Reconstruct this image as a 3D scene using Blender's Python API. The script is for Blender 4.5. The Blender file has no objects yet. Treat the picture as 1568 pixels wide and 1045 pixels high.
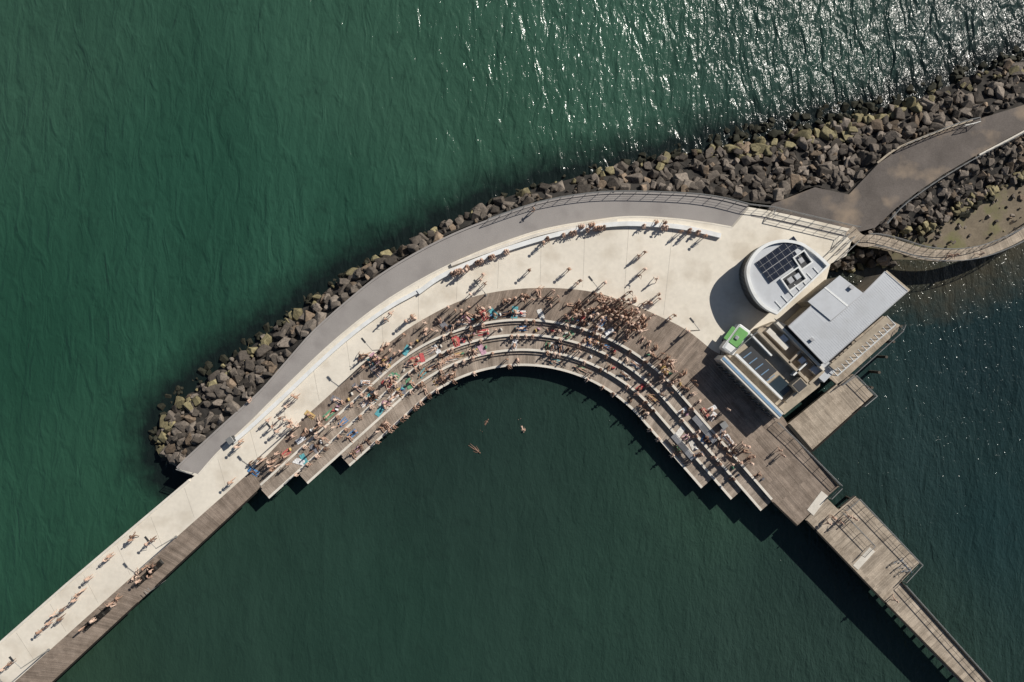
import bpy, bmesh, math, random
import numpy as np
from mathutils import Vector, Matrix
from mathutils.geometry import tessellate_polygon
random.seed(7); np.random.seed(7)
S=0.08; H=90.0; ZW=-3.0
scene=bpy.context.scene
def W(px,py,z=0.0):
    k=(H-z)/H
    return Vector(((px-784)*S*k, -(py-522.5)*S*k, z))
def lin(c):
    return tuple((x/255/12.92) if x/255<=0.04045 else ((x/255+0.055)/1.055)**2.4 for x in c)
# ---------- materials
def newmat(name):
    m=bpy.data.materials.new(name); m.use_nodes=True
    nt=m.node_tree; b=nt.nodes['Principled BSDF']; return m,nt,b
def N(nt,t,**k):
    n=nt.nodes.new(t)
    for a,v in k.items(): setattr(n,a,v)
    return n
def ramp(nt,stops,interp='LINEAR'):
    r=N(nt,'ShaderNodeValToRGB'); cr=r.color_ramp; cr.interpolation=interp
    while len(cr.elements)<len(stops): cr.elements.new(0.5)
    for e,(p,c) in zip(cr.elements,stops):
        e.position=p; e.color=(*c,1)
    return r
def mul(c,f): return tuple(min(1,x*f) for x in c)
def mottled(name,c,rough=0.85,s1=0.25,s2=4.0,var=0.18,bump=0.3,spec=0.3,stain=None,metal=0):
    m,nt,b=newmat(name); L=nt.links
    tc=N(nt,'ShaderNodeTexCoord')
    n1=N(nt,'ShaderNodeTexNoise'); n1.inputs['Scale'].default_value=s1; n1.inputs['Detail'].default_value=6; n1.inputs['Roughness'].default_value=0.65
    n2=N(nt,'ShaderNodeTexNoise'); n2.inputs['Scale'].default_value=s2; n2.inputs['Detail'].default_value=8
    L.new(tc.outputs['Object'],n1.inputs['Vector']); L.new(tc.outputs['Object'],n2.inputs['Vector'])
    r1=ramp(nt,[(0.3,mul(c,1-var)),(0.7,mul(c,1+var))]); L.new(n1.outputs['Fac'],r1.inputs['Fac'])
    r2=ramp(nt,[(0.3,(1-var,)*3),(0.65,(1,)*3)]); L.new(n2.outputs['Fac'],r2.inputs['Fac'])
    mx=N(nt,'ShaderNodeMixRGB',blend_type='MULTIPLY'); mx.inputs['Fac'].default_value=0.8
    L.new(r1.outputs[0],mx.inputs[1]); L.new(r2.outputs[0],mx.inputs[2])
    out=mx.outputs[0]
    if stain:
        n3=N(nt,'ShaderNodeTexNoise'); n3.inputs['Scale'].default_value=stain[1]; n3.inputs['Detail'].default_value=7
        L.new(tc.outputs['Object'],n3.inputs['Vector'])
        r3=ramp(nt,[(0.5,(0,0,0)),(0.68,(1,1,1))]); L.new(n3.outputs['Fac'],r3.inputs['Fac'])
        m3=N(nt,'ShaderNodeMixRGB'); m3.inputs[2].default_value=(*stain[0],1)
        sc=N(nt,'ShaderNodeMath',operation='MULTIPLY'); sc.inputs[1].default_value=stain[2]
        L.new(r3.outputs[0],sc.inputs[0]); L.new(sc.outputs[0],m3.inputs['Fac']); L.new(out,m3.inputs[1]); out=m3.outputs[0]
    L.new(out,b.inputs['Base Color'])
    bp=N(nt,'ShaderNodeBump'); bp.inputs['Strength'].default_value=bump; bp.inputs['Distance'].default_value=0.02
    L.new(n2.outputs['Fac'],bp.inputs['Height']); L.new(bp.outputs[0],b.inputs['Normal'])
    b.inputs['Roughness'].default_value=rough; b.inputs['Specular IOR Level'].default_value=spec; b.inputs['Metallic'].default_value=metal
    return m
def timber(name,c,board=0.14,var=0.3,stainc=None):
    # boards vary along UV.x (running along UV.y)
    m,nt,b=newmat(name); L=nt.links
    uv=N(nt,'ShaderNodeUVMap'); sp=N(nt,'ShaderNodeSeparateXYZ'); L.new(uv.outputs[0],sp.inputs[0])
    def chan(w):
        d=N(nt,'ShaderNodeMath',operation='DIVIDE'); d.inputs[1].default_value=w; L.new(sp.outputs[0],d.inputs[0])
        f=N(nt,'ShaderNodeMath',operation='FLOOR'); L.new(d.outputs[0],f.inputs[0])
        d2=N(nt,'ShaderNodeMath',operation='DIVIDE'); d2.inputs[1].default_value=2.6; L.new(sp.outputs[1],d2.inputs[0])
        f2=N(nt,'ShaderNodeMath',operation='FLOOR'); L.new(d2.outputs[0],f2.inputs[0])
        cb=N(nt,'ShaderNodeCombineXYZ'); L.new(f.outputs[0],cb.inputs[0]); L.new(f2.outputs[0],cb.inputs[1])
        wn=N(nt,'ShaderNodeTexWhiteNoise',noise_dimensions='3D'); L.new(cb.outputs[0],wn.inputs['Vector']); return wn.outputs['Value'],d
    a,da=chan(board); b2,_=chan(board*4)
    ad=N(nt,'ShaderNodeMath',operation='ADD'); L.new(a,ad.inputs[0]); L.new(b2,ad.inputs[1])
    hf=N(nt,'ShaderNodeMath',operation='MULTIPLY'); hf.inputs[1].default_value=0.5; L.new(ad.outputs[0],hf.inputs[0])
    r=ramp(nt,[(0.0,mul(c,1-var)),(1.0,mul(c,1+var))]); L.new(hf.outputs[0],r.inputs['Fac'])
    fr=N(nt,'ShaderNodeMath',operation='FRACT'); L.new(da.outputs[0],fr.inputs[0])
    gp=N(nt,'ShaderNodeMath',operation='LESS_THAN'); gp.inputs[1].default_value=0.09; L.new(fr.outputs[0],gp.inputs[0])
    mg=N(nt,'ShaderNodeMixRGB'); mg.inputs[2].default_value=(0.02,0.018,0.015,1); L.new(gp.outputs[0],mg.inputs['Fac']); L.new(r.outputs[0],mg.inputs[1])
    tc=N(nt,'ShaderNodeTexCoord'); n=N(nt,'ShaderNodeTexNoise'); n.inputs['Scale'].default_value=0.6; n.inputs['Detail'].default_value=8; n.inputs['Roughness'].default_value=0.7
    L.new(tc.outputs['Object'],n.inputs['Vector'])
    r2=ramp(nt,[(0.3,(0.60,0.57,0.54)),(0.62,(1.1,1.08,1.06))]); L.new(n.outputs['Fac'],r2.inputs['Fac'])
    mx=N(nt,'ShaderNodeMixRGB',blend_type='MULTIPLY'); mx.inputs['Fac'].default_value=1; L.new(mg.outputs[0],mx.inputs[1]); L.new(r2.outputs[0],mx.inputs[2])
    L.new(mx.outputs[0],b.inputs['Base Color']); b.inputs['Roughness'].default_value=0.8; b.inputs['Specular IOR Level'].default_value=0.25
    return m
def plain(name,c,rough=0.5,metal=0,spec=0.5):
    return mottled(name,c,rough,1.0,12.0,0.08,0.1,spec,None,metal)
M={}
M['cream']=mottled('cream_concrete',(0.725,0.67,0.575),0.9,0.12,2.0,0.09,0.2,0.2,((0.50,0.44,0.355),0.3,0.6))
M['conc']=mottled('pale_concrete',(0.68,0.635,0.56),0.85,0.5,5,0.12,0.2,0.2)
M['asph']=mottled('grey_asphalt',(0.315,0.293,0.277),0.9,0.15,9,0.09,0.5,0.2,((0.24,0.22,0.21),0.4,0.6))
M['dasph']=mottled('dark_asphalt',(0.14,0.122,0.11),0.9,0.35,6,0.22,0.5,0.2,((0.28,0.22,0.165),0.28,0.9))
M['joint']=plain('joint_dark',(0.42,0.385,0.33),0.9)
M['deck']=timber('weathered_deck_timber',(0.275,0.225,0.185))
M['tier']=timber('tier_timber',(0.365,0.31,0.26))
M['ldeck']=timber('light_deck_timber',(0.42,0.36,0.29))
M['white']=mottled('white_paint',(0.74,0.75,0.74),0.5,0.6,6,0.06,0.1,0.4,((0.55,0.54,0.5),0.8,0.5))
M['roofg']=mottled('grey_metal_roof',(0.50,0.52,0.545),0.45,0.2,3,0.06,0.1,0.4,((0.42,0.43,0.44),0.5,0.5))
M['tan']=mottled('tan_render',(0.42,0.36,0.28),0.85,0.6,5,0.18,0.3,0.2,((0.25,0.21,0.17),0.9,0.6))
M['steel']=plain('galvanised_steel',(0.34,0.34,0.33),0.45,0.5)
M['dark']=plain('dark_steel',(0.04,0.042,0.045),0.5)
M['glass']=plain('window_glass',(0.03,0.045,0.055),0.08,0,0.8)
M['blue']=plain('blue_paint',(0.16,0.27,0.40),0.5)
M['green']=plain('green_paint',(0.16,0.38,0.12),0.4)
M['rubber']=plain('rubber',(0.02,0.02,0.02),0.8)
M['pv']=plain('solar_cell',(0.022,0.026,0.04),0.15,0,0.6)
M['alu']=plain('aluminium',(0.6,0.6,0.6),0.35,0.7)
M['pile']=mottled('pile_timber',(0.10,0.085,0.07),0.9,1,6)
M['sand']=mottled('wet_sand',(0.20,0.165,0.12),0.9,0.5,5,0.25,0.4,0.2,((0.16,0.17,0.06),0.3,0.8))
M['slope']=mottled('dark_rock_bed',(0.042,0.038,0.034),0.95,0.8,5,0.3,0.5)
m,nt,b=newmat('basalt_rock'); at=N(nt,'ShaderNodeAttribute',attribute_name='rcol'); tc=N(nt,'ShaderNodeTexCoord')
n=N(nt,'ShaderNodeTexNoise'); n.inputs['Scale'].default_value=3.5; n.inputs['Detail'].default_value=8; n.inputs['Roughness'].default_value=0.7
nt.links.new(tc.outputs['Object'],n.inputs['Vector']); r=ramp(nt,[(0.3,(0.5,0.5,0.5)),(0.7,(1.35,1.33,1.3))]); nt.links.new(n.outputs['Fac'],r.inputs['Fac'])
mx=N(nt,'ShaderNodeMixRGB',blend_type='MULTIPLY'); mx.inputs['Fac'].default_value=1; nt.links.new(at.outputs['Color'],mx.inputs[1]); nt.links.new(r.outputs[0],mx.inputs[2]); nt.links.new(mx.outputs[0],b.inputs['Base Color'])
bp=N(nt,'ShaderNodeBump'); bp.inputs['Strength'].default_value=0.7; bp.inputs['Distance'].default_value=0.08; nt.links.new(n.outputs['Fac'],bp.inputs['Height']); nt.links.new(bp.outputs[0],b.inputs['Normal'])
b.inputs['Roughness'].default_value=0.8; b.inputs['Specular IOR Level'].default_value=0.25
M['rock']=m

# ---------- mesh helpers
def link(o,parent=None):
    scene.collection.objects.link(o)
    if parent: o.parent=parent
    return o
def empty(name,loc=(0,0,0)):
    e=bpy.data.objects.new(name,None); e.location=loc; e.empty_display_size=0.5; return link(e)
def obj(name,verts,faces,mats,parent=None,uvs=None,midx=None,smooth=False):
    me=bpy.data.meshes.new(name); me.from_pydata([tuple(v) for v in verts],[],faces)
    for mm in (mats if isinstance(mats,list) else [mats]): me.materials.append(mm)
    if uvs is not None:
        l=me.uv_layers.new(name='UVMap')
        for i,lp in enumerate(me.loops): l.data[i].uv=uvs[lp.vertex_index]
    if midx: 
        for p,i in zip(me.polygons,midx): p.material_index=i
    if smooth:
        for p in me.polygons: p.use_smooth=True
    me.update(); return link(bpy.data.objects.new(name,me),parent)
def fixn(o):
    bm=bmesh.new(); bm.from_mesh(o.data); bmesh.ops.recalc_face_normals(bm,faces=bm.faces); bm.to_mesh(o.data); bm.free(); return o
def catmull(pts,n=200,smooth=True):
    P=[np.array(p,float) for p in pts]
    if smooth and len(P)>2:
        out=[]
        Q=[2*P[0]-P[1]]+P+[2*P[-1]-P[-2]]
        for i in range(1,len(Q)-2):
            for t in np.linspace(0,1,16,endpoint=False):
                a,b_,c,d=Q[i-1],Q[i],Q[i+1],Q[i+2]
                out.append(0.5*((2*b_)+(-a+c)*t+(2*a-5*b_+4*c-d)*t*t+(-a+3*b_-3*c+d)*t**3))
        out.append(P[-1]); A=np.array(out)
    else: A=np.array(P)
    d=np.r_[0,np.cumsum(np.linalg.norm(np.diff(A,axis=0),axis=1))]
    s=np.linspace(0,d[-1],n)
    return np.c_[np.interp(s,d,A[:,0]),np.interp(s,d,A[:,1])]
def ribbon(name,L,R,z,zb,mat,parent=None,sidemat=None):
    n=len(L); v=[];uv=[];f=[];mi=[]
    a=[W(*p,z) for p in L]; b_=[W(*p,z) for p in R]
    u=0
    for i in range(n):
        if i: u+=((a[i]+b_[i])/2-(a[i-1]+b_[i-1])/2).length
        w=(a[i]-b_[i]).length
        v+= [a[i],b_[i],Vector((a[i].x,a[i].y,zb)),Vector((b_[i].x,b_[i].y,zb))]
        uv+=[(u,w),(u,0),(u,w),(u,0)]
    for i in range(n-1):
        k=4*i
        f+=[(k,k+1,k+5,k+4),(k,k+4,k+6,k+2),(k+1,k+3,k+7,k+5),(k+2,k+6,k+7,k+3)]; mi+=[0,1,1,1]
    f+=[(0,2,3,1),(4*n-4,4*n-3,4*n-1,4*n-2)]; mi+=[1,1]
    return fixn(obj(name,v,f,[mat,sidemat or mat],parent,uv,mi))
def slab(name,pts,z,zb,mat,parent=None,ang=0,sidemat=None,ref=None):
    rz=z if ref is None else ref
    P=[W(*p,rz) for p in pts]; n=len(P)
    top=[Vector((p.x,p.y,z)) for p in P]; bot=[Vector((p.x,p.y,zb)) for p in P]
    tri=tessellate_polygon([[Vector((p.x,p.y,0)) for p in P]])
    f=[tuple(t) for t in tri]+[tuple(i+n for i in reversed(t)) for t in tri]; mi=[0]*len(tri)+[1]*len(tri)
    for i in range(n): f.append((i,(i+1)%n,(i+1)%n+n,i+n)); mi.append(1)
    ca,sa=math.cos(ang),math.sin(ang)
    uv=[(p.x*ca+p.y*sa,-p.x*sa+p.y*ca) for p in top+bot]
    return fixn(obj(name,top+bot,f,[mat,sidemat or mat],parent,uv,mi))
class MB:
    def __init__(s): s.v=[];s.f=[];s.m=[]
    def box(s,c,sx,sy,sz,rot=0,mi=0,mat4=None):
        R=mat4 or Matrix.Rotation(rot,3,'Z'); k=len(s.v); c=Vector(c)
        for x,y,z in [(-1,-1,-1),(1,-1,-1),(1,1,-1),(-1,1,-1),(-1,-1,1),(1,-1,1),(1,1,1),(-1,1,1)]:
            s.v.append(c+R@Vector((x*sx/2,y*sy/2,z*sz/2)))
        for q in [(0,3,2,1),(4,5,6,7),(0,1,5,4),(1,2,6,5),(2,3,7,6),(3,0,4,7)]: s.f.append(tuple(k+i for i in q)); s.m.append(mi)
    def tube(s,a,b_,r0,r1=None,seg=6,mi=0,cap=True):
        r1=r0 if r1 is None else r1; a=Vector(a);b_=Vector(b_); d=(b_-a)
        if d.length<1e-5:return
        q=d.to_track_quat('Z','Y').to_matrix(); k=len(s.v)
        for i in range(seg):
            t=2*math.pi*i/seg; o=Vector((math.cos(t),math.sin(t),0)); s.v.append(a+q@(o*r0)); s.v.append(b_+q@(o*r1))
        for i in range(seg):
            j=(i+1)%seg; s.f.append((k+2*i,k+2*j,k+2*j+1,k+2*i+1)); s.m.append(mi)
        if cap:
            s.f.append(tuple(k+2*i for i in reversed(range(seg)))); s.f.append(tuple(k+2*i+1 for i in range(seg))); s.m+=[mi,mi]
    def obj(s,name,mats,parent=None,smooth=False): return obj(name,s.v,s.f,mats,parent,None,s.m,smooth)
def fence(name,pts,z,h=1.05,sp=1.6,rails=3,parent=None,mat=None,mesh_in=True,zr=None):
    mb=MB(); A=[W(*p,z if zr is None else zr) for p in pts]
    for a in A: a.z=z
    for a,b_ in zip(A[:-1],A[1:]):
        L=(b_-a).length; k=max(1,int(round(L/sp)))
        for i in range(k):
            p=a.lerp(b_,i/k); mb.tube(p,p+Vector((0,0,h)),0.035,seg=5)
        for r_ in range(rails):
            hh=h*(1-r_/rails*0.85); mb.tube(a+Vector((0,0,hh)),b_+Vector((0,0,hh)),0.05 if r_==0 else 0.014,seg=5)
    p=A[-1]; mb.tube(p,p+Vector((0,0,h)),0.035,seg=5)
    return mb.obj(name,[mat or M['steel']],parent)
# ---------- key curves (plan)
OUTER=[(272,718),(285,705),(345,650),(400,600),(440,555),(480,510),(530,465),(580,425),(640,388),(700,358),(760,335),(830,312),(900,300),(960,297),(1050,300),(1100,306),(1145,317)]
INNER=[(303,726),(335,690),(380,648),(430,598),(490,540),(540,497),(590,460),(650,424),(700,399),(760,374),(830,351),(900,338),(960,331),(1020,333),(1075,339),(1122,347)]
BORDER=[(-25,1086),(15,1051),(75,997),(170,912),(270,823),(390,716),(450,655),(510,600),(560,553),(600,522),(640,494),(700,463),(760,447),(830,441),(900,446),(950,460),(1000,480),(1050,505),(1090,536)]
def tp(r,Ll,Lr,n=120,back=0):
    cx,cy=800,803; a=math.radians(42); p=math.radians(49)
    pts=[(cx-r*math.sin(a)-Ll*math.cos(a), cy-r*math.cos(a)+Ll*math.sin(a))]
    for t in np.linspace(-a,p,60): pts.append((cx+r*math.sin(t),cy-r*math.cos(t)))
    if Lr>0: pts.append((cx+r*math.sin(p)+Lr*math.cos(p), cy-r*math.cos(p)+Lr*math.sin(p)))
    return catmull(pts,n,False)
# ---------- promenade
cream=[(-60,1040),(0,985),(100,897),(200,812),(298,729)]+[tuple(p) for p in catmull(OUTER,90)]+[(1180,323),(1230,334),(1312,353),(1303,372),(1296,392),(1272,404),(1262,440),(1215,500),(1130,560),(1100,549)]
bl=catmull(BORDER,120)[::-1]
cream+= [(x+2,y+3) for x,y in bl]
slab('promenade_pavement',cream,0.0,-0.7,M['cream'],sidemat=M['conc'])
ribbon('asphalt_path',catmull(OUTER,160),catmull(INNER,160),0.008,-0.02,M['asph'])
def offset_curve(C,d):
    C=np.array(C); T=np.gradient(C,axis=0); T/=np.linalg.norm(T,axis=1)[:,None]
    return C+np.c_[T[:,1],-T[:,0]]*d
co=catmull(OUTER,160); ribbon('asphalt_kerb',offset_curve(co,3.2),offset_curve(co,0.2),0.12,-0.9,M['asph'])
ci=catmull(INNER,160)
ribbon('pavement_edging',offset_curve(ci,-1.0),offset_curve(ci,-2.6),0.02,-0.02,M['conc'])
jl=catmull([(-60,1040),(0,985),(100,897),(200,812),(290,736)],80,False); ribbon('jetty_kerb',offset_curve(jl,2.2),offset_curve(jl,-1.5),0.12,-0.9,M['conc'])
w1=catmull([(352,672),(380,648),(430,602),(490,545),(540,502),(590,466),(640,438)],90)
w1=offset_curve(w1,-4.0)
ribbon('concrete_seat_wall',offset_curve(w1,0),offset_curve(w1,-6),0.34,0.0,M['white'])
w2=catmull([(640,448),(680,421),(750,391),(830,365),(900,349),(950,343),(1000,344),(1050,349),(1104,361)],120)
ribbon('curved_bench_wall',offset_curve(w2,3.5),offset_curve(w2,-3.5),0.45,0.0,M['white'])
w3=catmull([(690,404),(760,379),(830,356),(900,342),(945,336)],80)
ribbon('curved_bench_wall',offset_curve(w3,0.5),offset_curve(w3,-4),0.38,0.0,M['conc'])
mb=MB(); bb=catmull(BORDER,400); uu=catmull([(-60,1040),(0,985),(298,729)]+[(p[0]+2,p[1]+4) for p in INNER[1:]],400)
for i in range(12,390,19):
    a=W(*bb[i],0.004); c=W(*uu[i],0.004); d=(c-a); L=d.length; mid=(a+c)/2
    mb.box((mid.x,mid.y,0.001),L-0.7,0.04,0.008,math.atan2(d.y,d.x))
mb.obj('pavement_joints',[M['joint']])
# timber decks
E1=[(34,1087),(80,1045),(395,752)]
edge=list(map(tuple,catmull(E1,40,False)))[:-1]+list(map(tuple,tp(312,258,0,140)))
edge=catmull(edge,240,False); bord=catmull(BORDER,240)
ribbon('timber_boardwalk',bord,edge,0.02,-0.55,M['deck'])
ZT=[-0.48,-0.96,-1.44]
amph=empty('amphitheatre_steps')
spec=[(312,289,262,224),(289,266,203,181),(266,243,137,138)]
for k,(ro,ri,ll,lr) in enumerate(spec):
    z=ZT[k]
    ribbon('tier',tp(ro+5,ll,lr),tp(ri,ll,lr),z,z-0.5,M['tier'],amph)
    ribbon('nosing',tp(ri+3.0,ll,lr),tp(ri-0.6,ll,lr),z+0.03,z-0.08,M['conc'],amph)
    ribbon('low_step',tp(ro-0.2,ll-2,lr-2),tp(ro-5,ll-2,lr-2),z+0.22,z,M['tier'],amph)
ribbon('nosing',tp(315,258,222),tp(311.4,258,222),0.05,-0.1,M['conc'],amph)
rd=[(1090,536),(1112,548),(1200,640),(1206,650),(1285,745),(1220,806),(1182,768)]+[(1035,598)]
slab('timber_deck',rd,0.024,-0.55,M['deck'],ang=math.radians(41))
slab('timber_platform',[(1207,649),(1282,588),(1306,573),(1338,606),(1243,692)],0.03,-0.5,M['ldeck'],ang=math.radians(41))
slab('timber_jetty',[(1233,796),(1267,764),(1284,781),(1310,760),(1408,862),(1379,892),(1530,1060),(1620,1160),(1580,1160),(1350,919)],0.01,-0.5,M['ldeck'],ang=math.radians(-48))
def beam(name,pts,z,w=0.2,h=0.25,mat=None,parent=None):
    mb=MB(); A=[W(*p,z) for p in pts]
    for a,b_ in zip(A[:-1],A[1:]):
        d=b_-a; m_=(a+b_)/2; mb.box((m_.x,m_.y,z),d.length-0.01,w,h,math.atan2(d.y,d.x))
    return mb.obj(name,[mat or M['deck']],parent)
beam('deck_edge_beam',[(1206,651),(1284,744)],0.12); beam('deck_edge_beam',[(1220,805),(1184,770)],0.10)
beam('jetty_edge_beam',[(1235,798),(1350,918),(1480,1050),(1580,1158)],0.10); beam('jetty_edge_beam',[(1380,892),(1530,1060),(1610,1150)],0.10)
beam('boardwalk_edge_beam',[(36,1086),(80,1046),(212,923)],0.1); beam('boardwalk_edge_beam',[(240,897),(393,754)],0.1)
beam('platform_edge_beam',[(1338,606),(1244,691),(1208,650)],0.1)
slab('concrete_slab',[(1306,866),(1332,838),(1340,845),(1314,873)],0.05,0.0,M['conc'])
slab('concrete_slab',[(1236,781),(1258,752),(1268,760),(1246,790)],0.06,0.0,M['conc'])
mb=MB()
def pile(px,py,zt=-0.5): p=W(px,py,zt); mb.tube((p.x,p.y,ZW-1.5),(p.x,p.y,zt),0.18,seg=8)
for i in range(0,26):
    t=i/25; 
    for off in (6,70): pile(60+t*330-off*0.0+ (0 if off==6 else -45),1055-t*300-(6 if off==6 else 55))
for c in catmull([(1244,797),(1350,909),(1480,1040),(1590,1150)],24,False): pile(*c); 
for c in catmull([(1262,775),(1374,893),(1510,1045),(1600,1145)],24,False): pile(*c)
for c in catmull([(1310,768),(1400,862)],6,False): pile(*c)
for r_,ll,lr in ((247,130,132),(272,190,170),(295,250,215)):
    for c in tp(r_,ll,lr,26): pile(*c,zt=-1.9 if r_==247 else -1.2)
for c in catmull([(1190,770),(1220,797),(1275,745),(1210,665)],12,False): pile(*c)
for c in catmull([(1243,684),(1330,606),(1380,500)],10,False): pile(*c)
mb.obj('pier_piles',[M['pile']])
# ---------- breakwater
tab=[((243,706),(284,705)),((240,672),(288,700)),((250,640),(318,670)),((285,600),(350,642)),((340,556),(395,600)),((400,515),(436,553)),((450,478),(476,508)),((510,436),(526,462)),((560,404),(576,421)),((620,376),(636,384)),((685,343),(700,353)),((745,313),(760,330)),((815,288),(830,307)),((890,267),(900,296)),((960,250),(960,294)),((1040,233),(1050,297)),((1110,216),(1115,304)),((1160,207),(1180,312)),((1200,199),(1212,300)),((1240,190),(1248,286)),((1280,180),(1300,297)),((1325,170),(1344,252)),((1360,160),(1378,228)),((1420,138),(1450,199)),((1480,114),(1510,179)),((1568,84),(1590,154)),((1640,58),(1660,128)),((1760,20),(1780,88))]
tO=np.array([t[0] for t in tab],float); tI=np.array([t[1] for t in tab],float)
def dens(A,m=8):
    Q=np.vstack([2*A[0]-A[1],A,2*A[-1]-A[-2]]); out=[]
    for i in range(1,len(Q)-2):
        for t in np.linspace(0,1,m,endpoint=False):
            a,b_,c,d=Q[i-1],Q[i],Q[i+1],Q[i+2]; out.append(0.5*((2*b_)+(-a+c)*t+(2*a-5*b_+4*c-d)*t*t+(-a+3*b_-3*c+d)*t**3))
    out.append(A[-1]); return np.array(out)
DO,DI=dens(tO),dens(tI)
def lerp(a,b_,t): return a+(b_-a)*t
def slope_strip(name,A,B,za,zb_,mat,drop=0.35,jit=.1,smooth=False):
    v=[];f=[];uv=[];n=len(A);m=6
    for i in range(n):
        for j in range(m+1):
            s=j/m; z=lerp(za,zb_,s)-drop; p=W(*lerp(A[i],B[i],s),z); p.z+=random.uniform(-jit,jit); v.append(p); uv.append((p.x,p.y))
    for i in range(n-1):
        for j in range(m): k=i*(m+1)+j; f.append((k,k+1,k+m+2,k+m+1))
    return obj(name,v,f,mat,None,uv,None,smooth)
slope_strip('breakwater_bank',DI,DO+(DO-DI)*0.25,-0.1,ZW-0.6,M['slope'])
def rocklib(n):
    out=[]
    for _ in range(n):
        bm=bmesh.new()
        for i in range(15):
            v=Vector((random.gauss(0,1),random.gauss(0,1),random.gauss(0,1))).normalized()
            v=Vector([math.copysign(abs(c)**0.55,c) for c in v])*random.uniform(.82,1.07)
            bm.verts.new((v.x*.64,v.y*.48,v.z*.42))
        r_=bmesh.ops.convex_hull(bm,input=bm.verts); 
        g=[e for e in r_['geom_interior'] if isinstance(e,bmesh.types.BMVert)]
        bmesh.ops.delete(bm,geom=g,context='VERTS')
        try: bmesh.ops.bevel(bm,geom=list(bm.edges),offset=0.03,segments=1,affect='EDGES')
        except Exception: pass
        bm.verts.index_update(); out.append((np.array([v.co[:] for v in bm.verts]),[tuple(v.index for v in f.verts) for f in bm.faces])); bm.free()
    return out
RL=rocklib(26)
class Rocks:
    def __init__(s): s.v=[];s.f=[];s.c=[];s.k=0
    def add(s,p,size,col):
        V,F=random.choice(RL); R=Matrix.Rotation(random.uniform(0,6.28),3,'Z')@Matrix.Rotation(random.gauss(0,.4),3,'X')@Matrix.Rotation(random.gauss(0,.4),3,'Y')
        A=V@np.array(R.transposed())*size*np.array([random.uniform(.85,1.2)]*2+[1])+np.array(p)
        s.v.append(A); s.f+= [tuple(i+s.k for i in f) for f in F]; s.c.append(np.tile((*col,1),(len(A),1))); s.k+=len(A)
    def build(s,name):
        me=bpy.data.meshes.new(name); me.from_pydata(np.vstack(s.v).tolist(),[],s.f); a=me.color_attributes.new('rcol','FLOAT_COLOR','POINT'); a.data.foreach_set('color',np.vstack(s.c).ravel()); me.materials.append(M['rock']); return link(bpy.data.objects.new(name,me))
def rockcol(s):
    g=random.choice([.05,.07,.09,.11,.13,.16,.20]); c=[g*1.15,g*.98,g*.83]
    if random.random()<.15: c=[g*1.45,g*1.1,g*.8]
    if s>.66 and random.random()<.85*(s-.3): 
        k=random.uniform(.45,1.0); c=[.28*k,.245*k,.14*k]
    if s>.95: c=[.03,.03,.02]
    return c
def fill(R,A,B,za,zb_,dens_,smax=1.12,sc=1.0):
    for i in range(len(A)-1):
        a,b_=W(*A[i]),W(*A[i+1]); c,d=W(*B[i]),W(*B[i+1]); area=((a-c).length+(b_-d).length)/2*((a-b_).length+(c-d).length)/2
        n=np.random.poisson(area*dens_)
        for _ in range(n):
            t=random.random(); s=random.uniform(0.02,smax); z=lerp(za,zb_,s)+random.uniform(-.2,.25); sz=random.choice([.4,.5,.65,.8,1.0,1.2,1.45,1.6])*sc*random.uniform(.85,1.1)
            if s>.9: sz=min(sz,1.0)
            if sz>1.3*sc: z-=.15
            s2=s if s>.1 else .1
            q=lerp(lerp(A[i],A[i+1],t),lerp(B[i],B[i+1],t),s2); R.add(W(*q,z),sz,rockcol(s))
R=Rocks(); fill(R,DI,DO,-0.35,ZW+0.1,2.5,1.18); R.build('breakwater_rocks')
t2=[((1318,362),(1322,372)),((1340,348),(1352,370)),((1372,318),(1400,366)),((1405,293),(1436,354)),((1445,266),(1478,327)),((1500,234),(1530,296)),((1568,198),(1595,262)),((1650,150),(1680,215)),((1760,95),(1790,160))]
A2=dens(np.array([t[0] for t in t2],float)); B2=dens(np.array([t[1] for t in t2],float))
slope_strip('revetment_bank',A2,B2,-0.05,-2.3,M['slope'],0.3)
R=Rocks(); fill(R,A2,B2,-0.25,-2.2,3.2,1.05,0.72)
t4=[((1275,402),(1262,420)),((1300,392),(1310,412)),((1330,380),(1350,410)),((1360,385),(1372,408))]
A4=dens(np.array([t[0] for t in t4],float)); B4=dens(np.array([t[1] for t in t4],float)); 
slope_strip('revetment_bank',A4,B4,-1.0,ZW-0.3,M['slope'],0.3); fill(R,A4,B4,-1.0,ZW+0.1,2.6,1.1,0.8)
B3=np.array([(1330,405),(1352,398),(1400,398),(1440,400),(1490,398),(1540,380),(1600,345),(1690,290),(1800,220)],float)
B3=catmull(B3,len(B2)); fill(R,B2,B3,-2.3,ZW,.5,.9,0.4)
R.build('revetment_rocks')
slope_strip('beach_sand',B2-(B2-A2)*0.1,B3+(B3-B2)*0.3,-2.2,ZW-0.15,M['sand'],0.05,.01,True)
land=[(1176,321),(1182,313),(1212,301),(1248,287),(1300,298),(1344,252),(1378,228),(1450,199),(1510,179),(1590,154),(1660,128),(1780,88),(1775,92),(1650,152),(1568,199),(1500,235),(1445,267),(1405,294),(1372,319),(1340,349),(1312,356)]
slab('land_path',land,-0.02,-1.2,M['dasph'])
k1=catmull([(1344,250),(1378,226),(1450,197),(1490,184)],40); ribbon('path_kerb',offset_curve(k1,2),offset_curve(k1,-1),0.12,-0.1,M['tan'])
k2=catmull([(1500,237),(1568,201),(1640,160)],30); ribbon('path_kerb',offset_curve(k2,1),offset_curve(k2,-1.5),0.12,-0.1,M['conc'])
fence('path_fence',[tuple(p) for p in catmull([(1352,345),(1375,319),(1408,294),(1446,269),(1500,238),(1568,203),(1640,160)],24)],-0.02)
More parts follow.
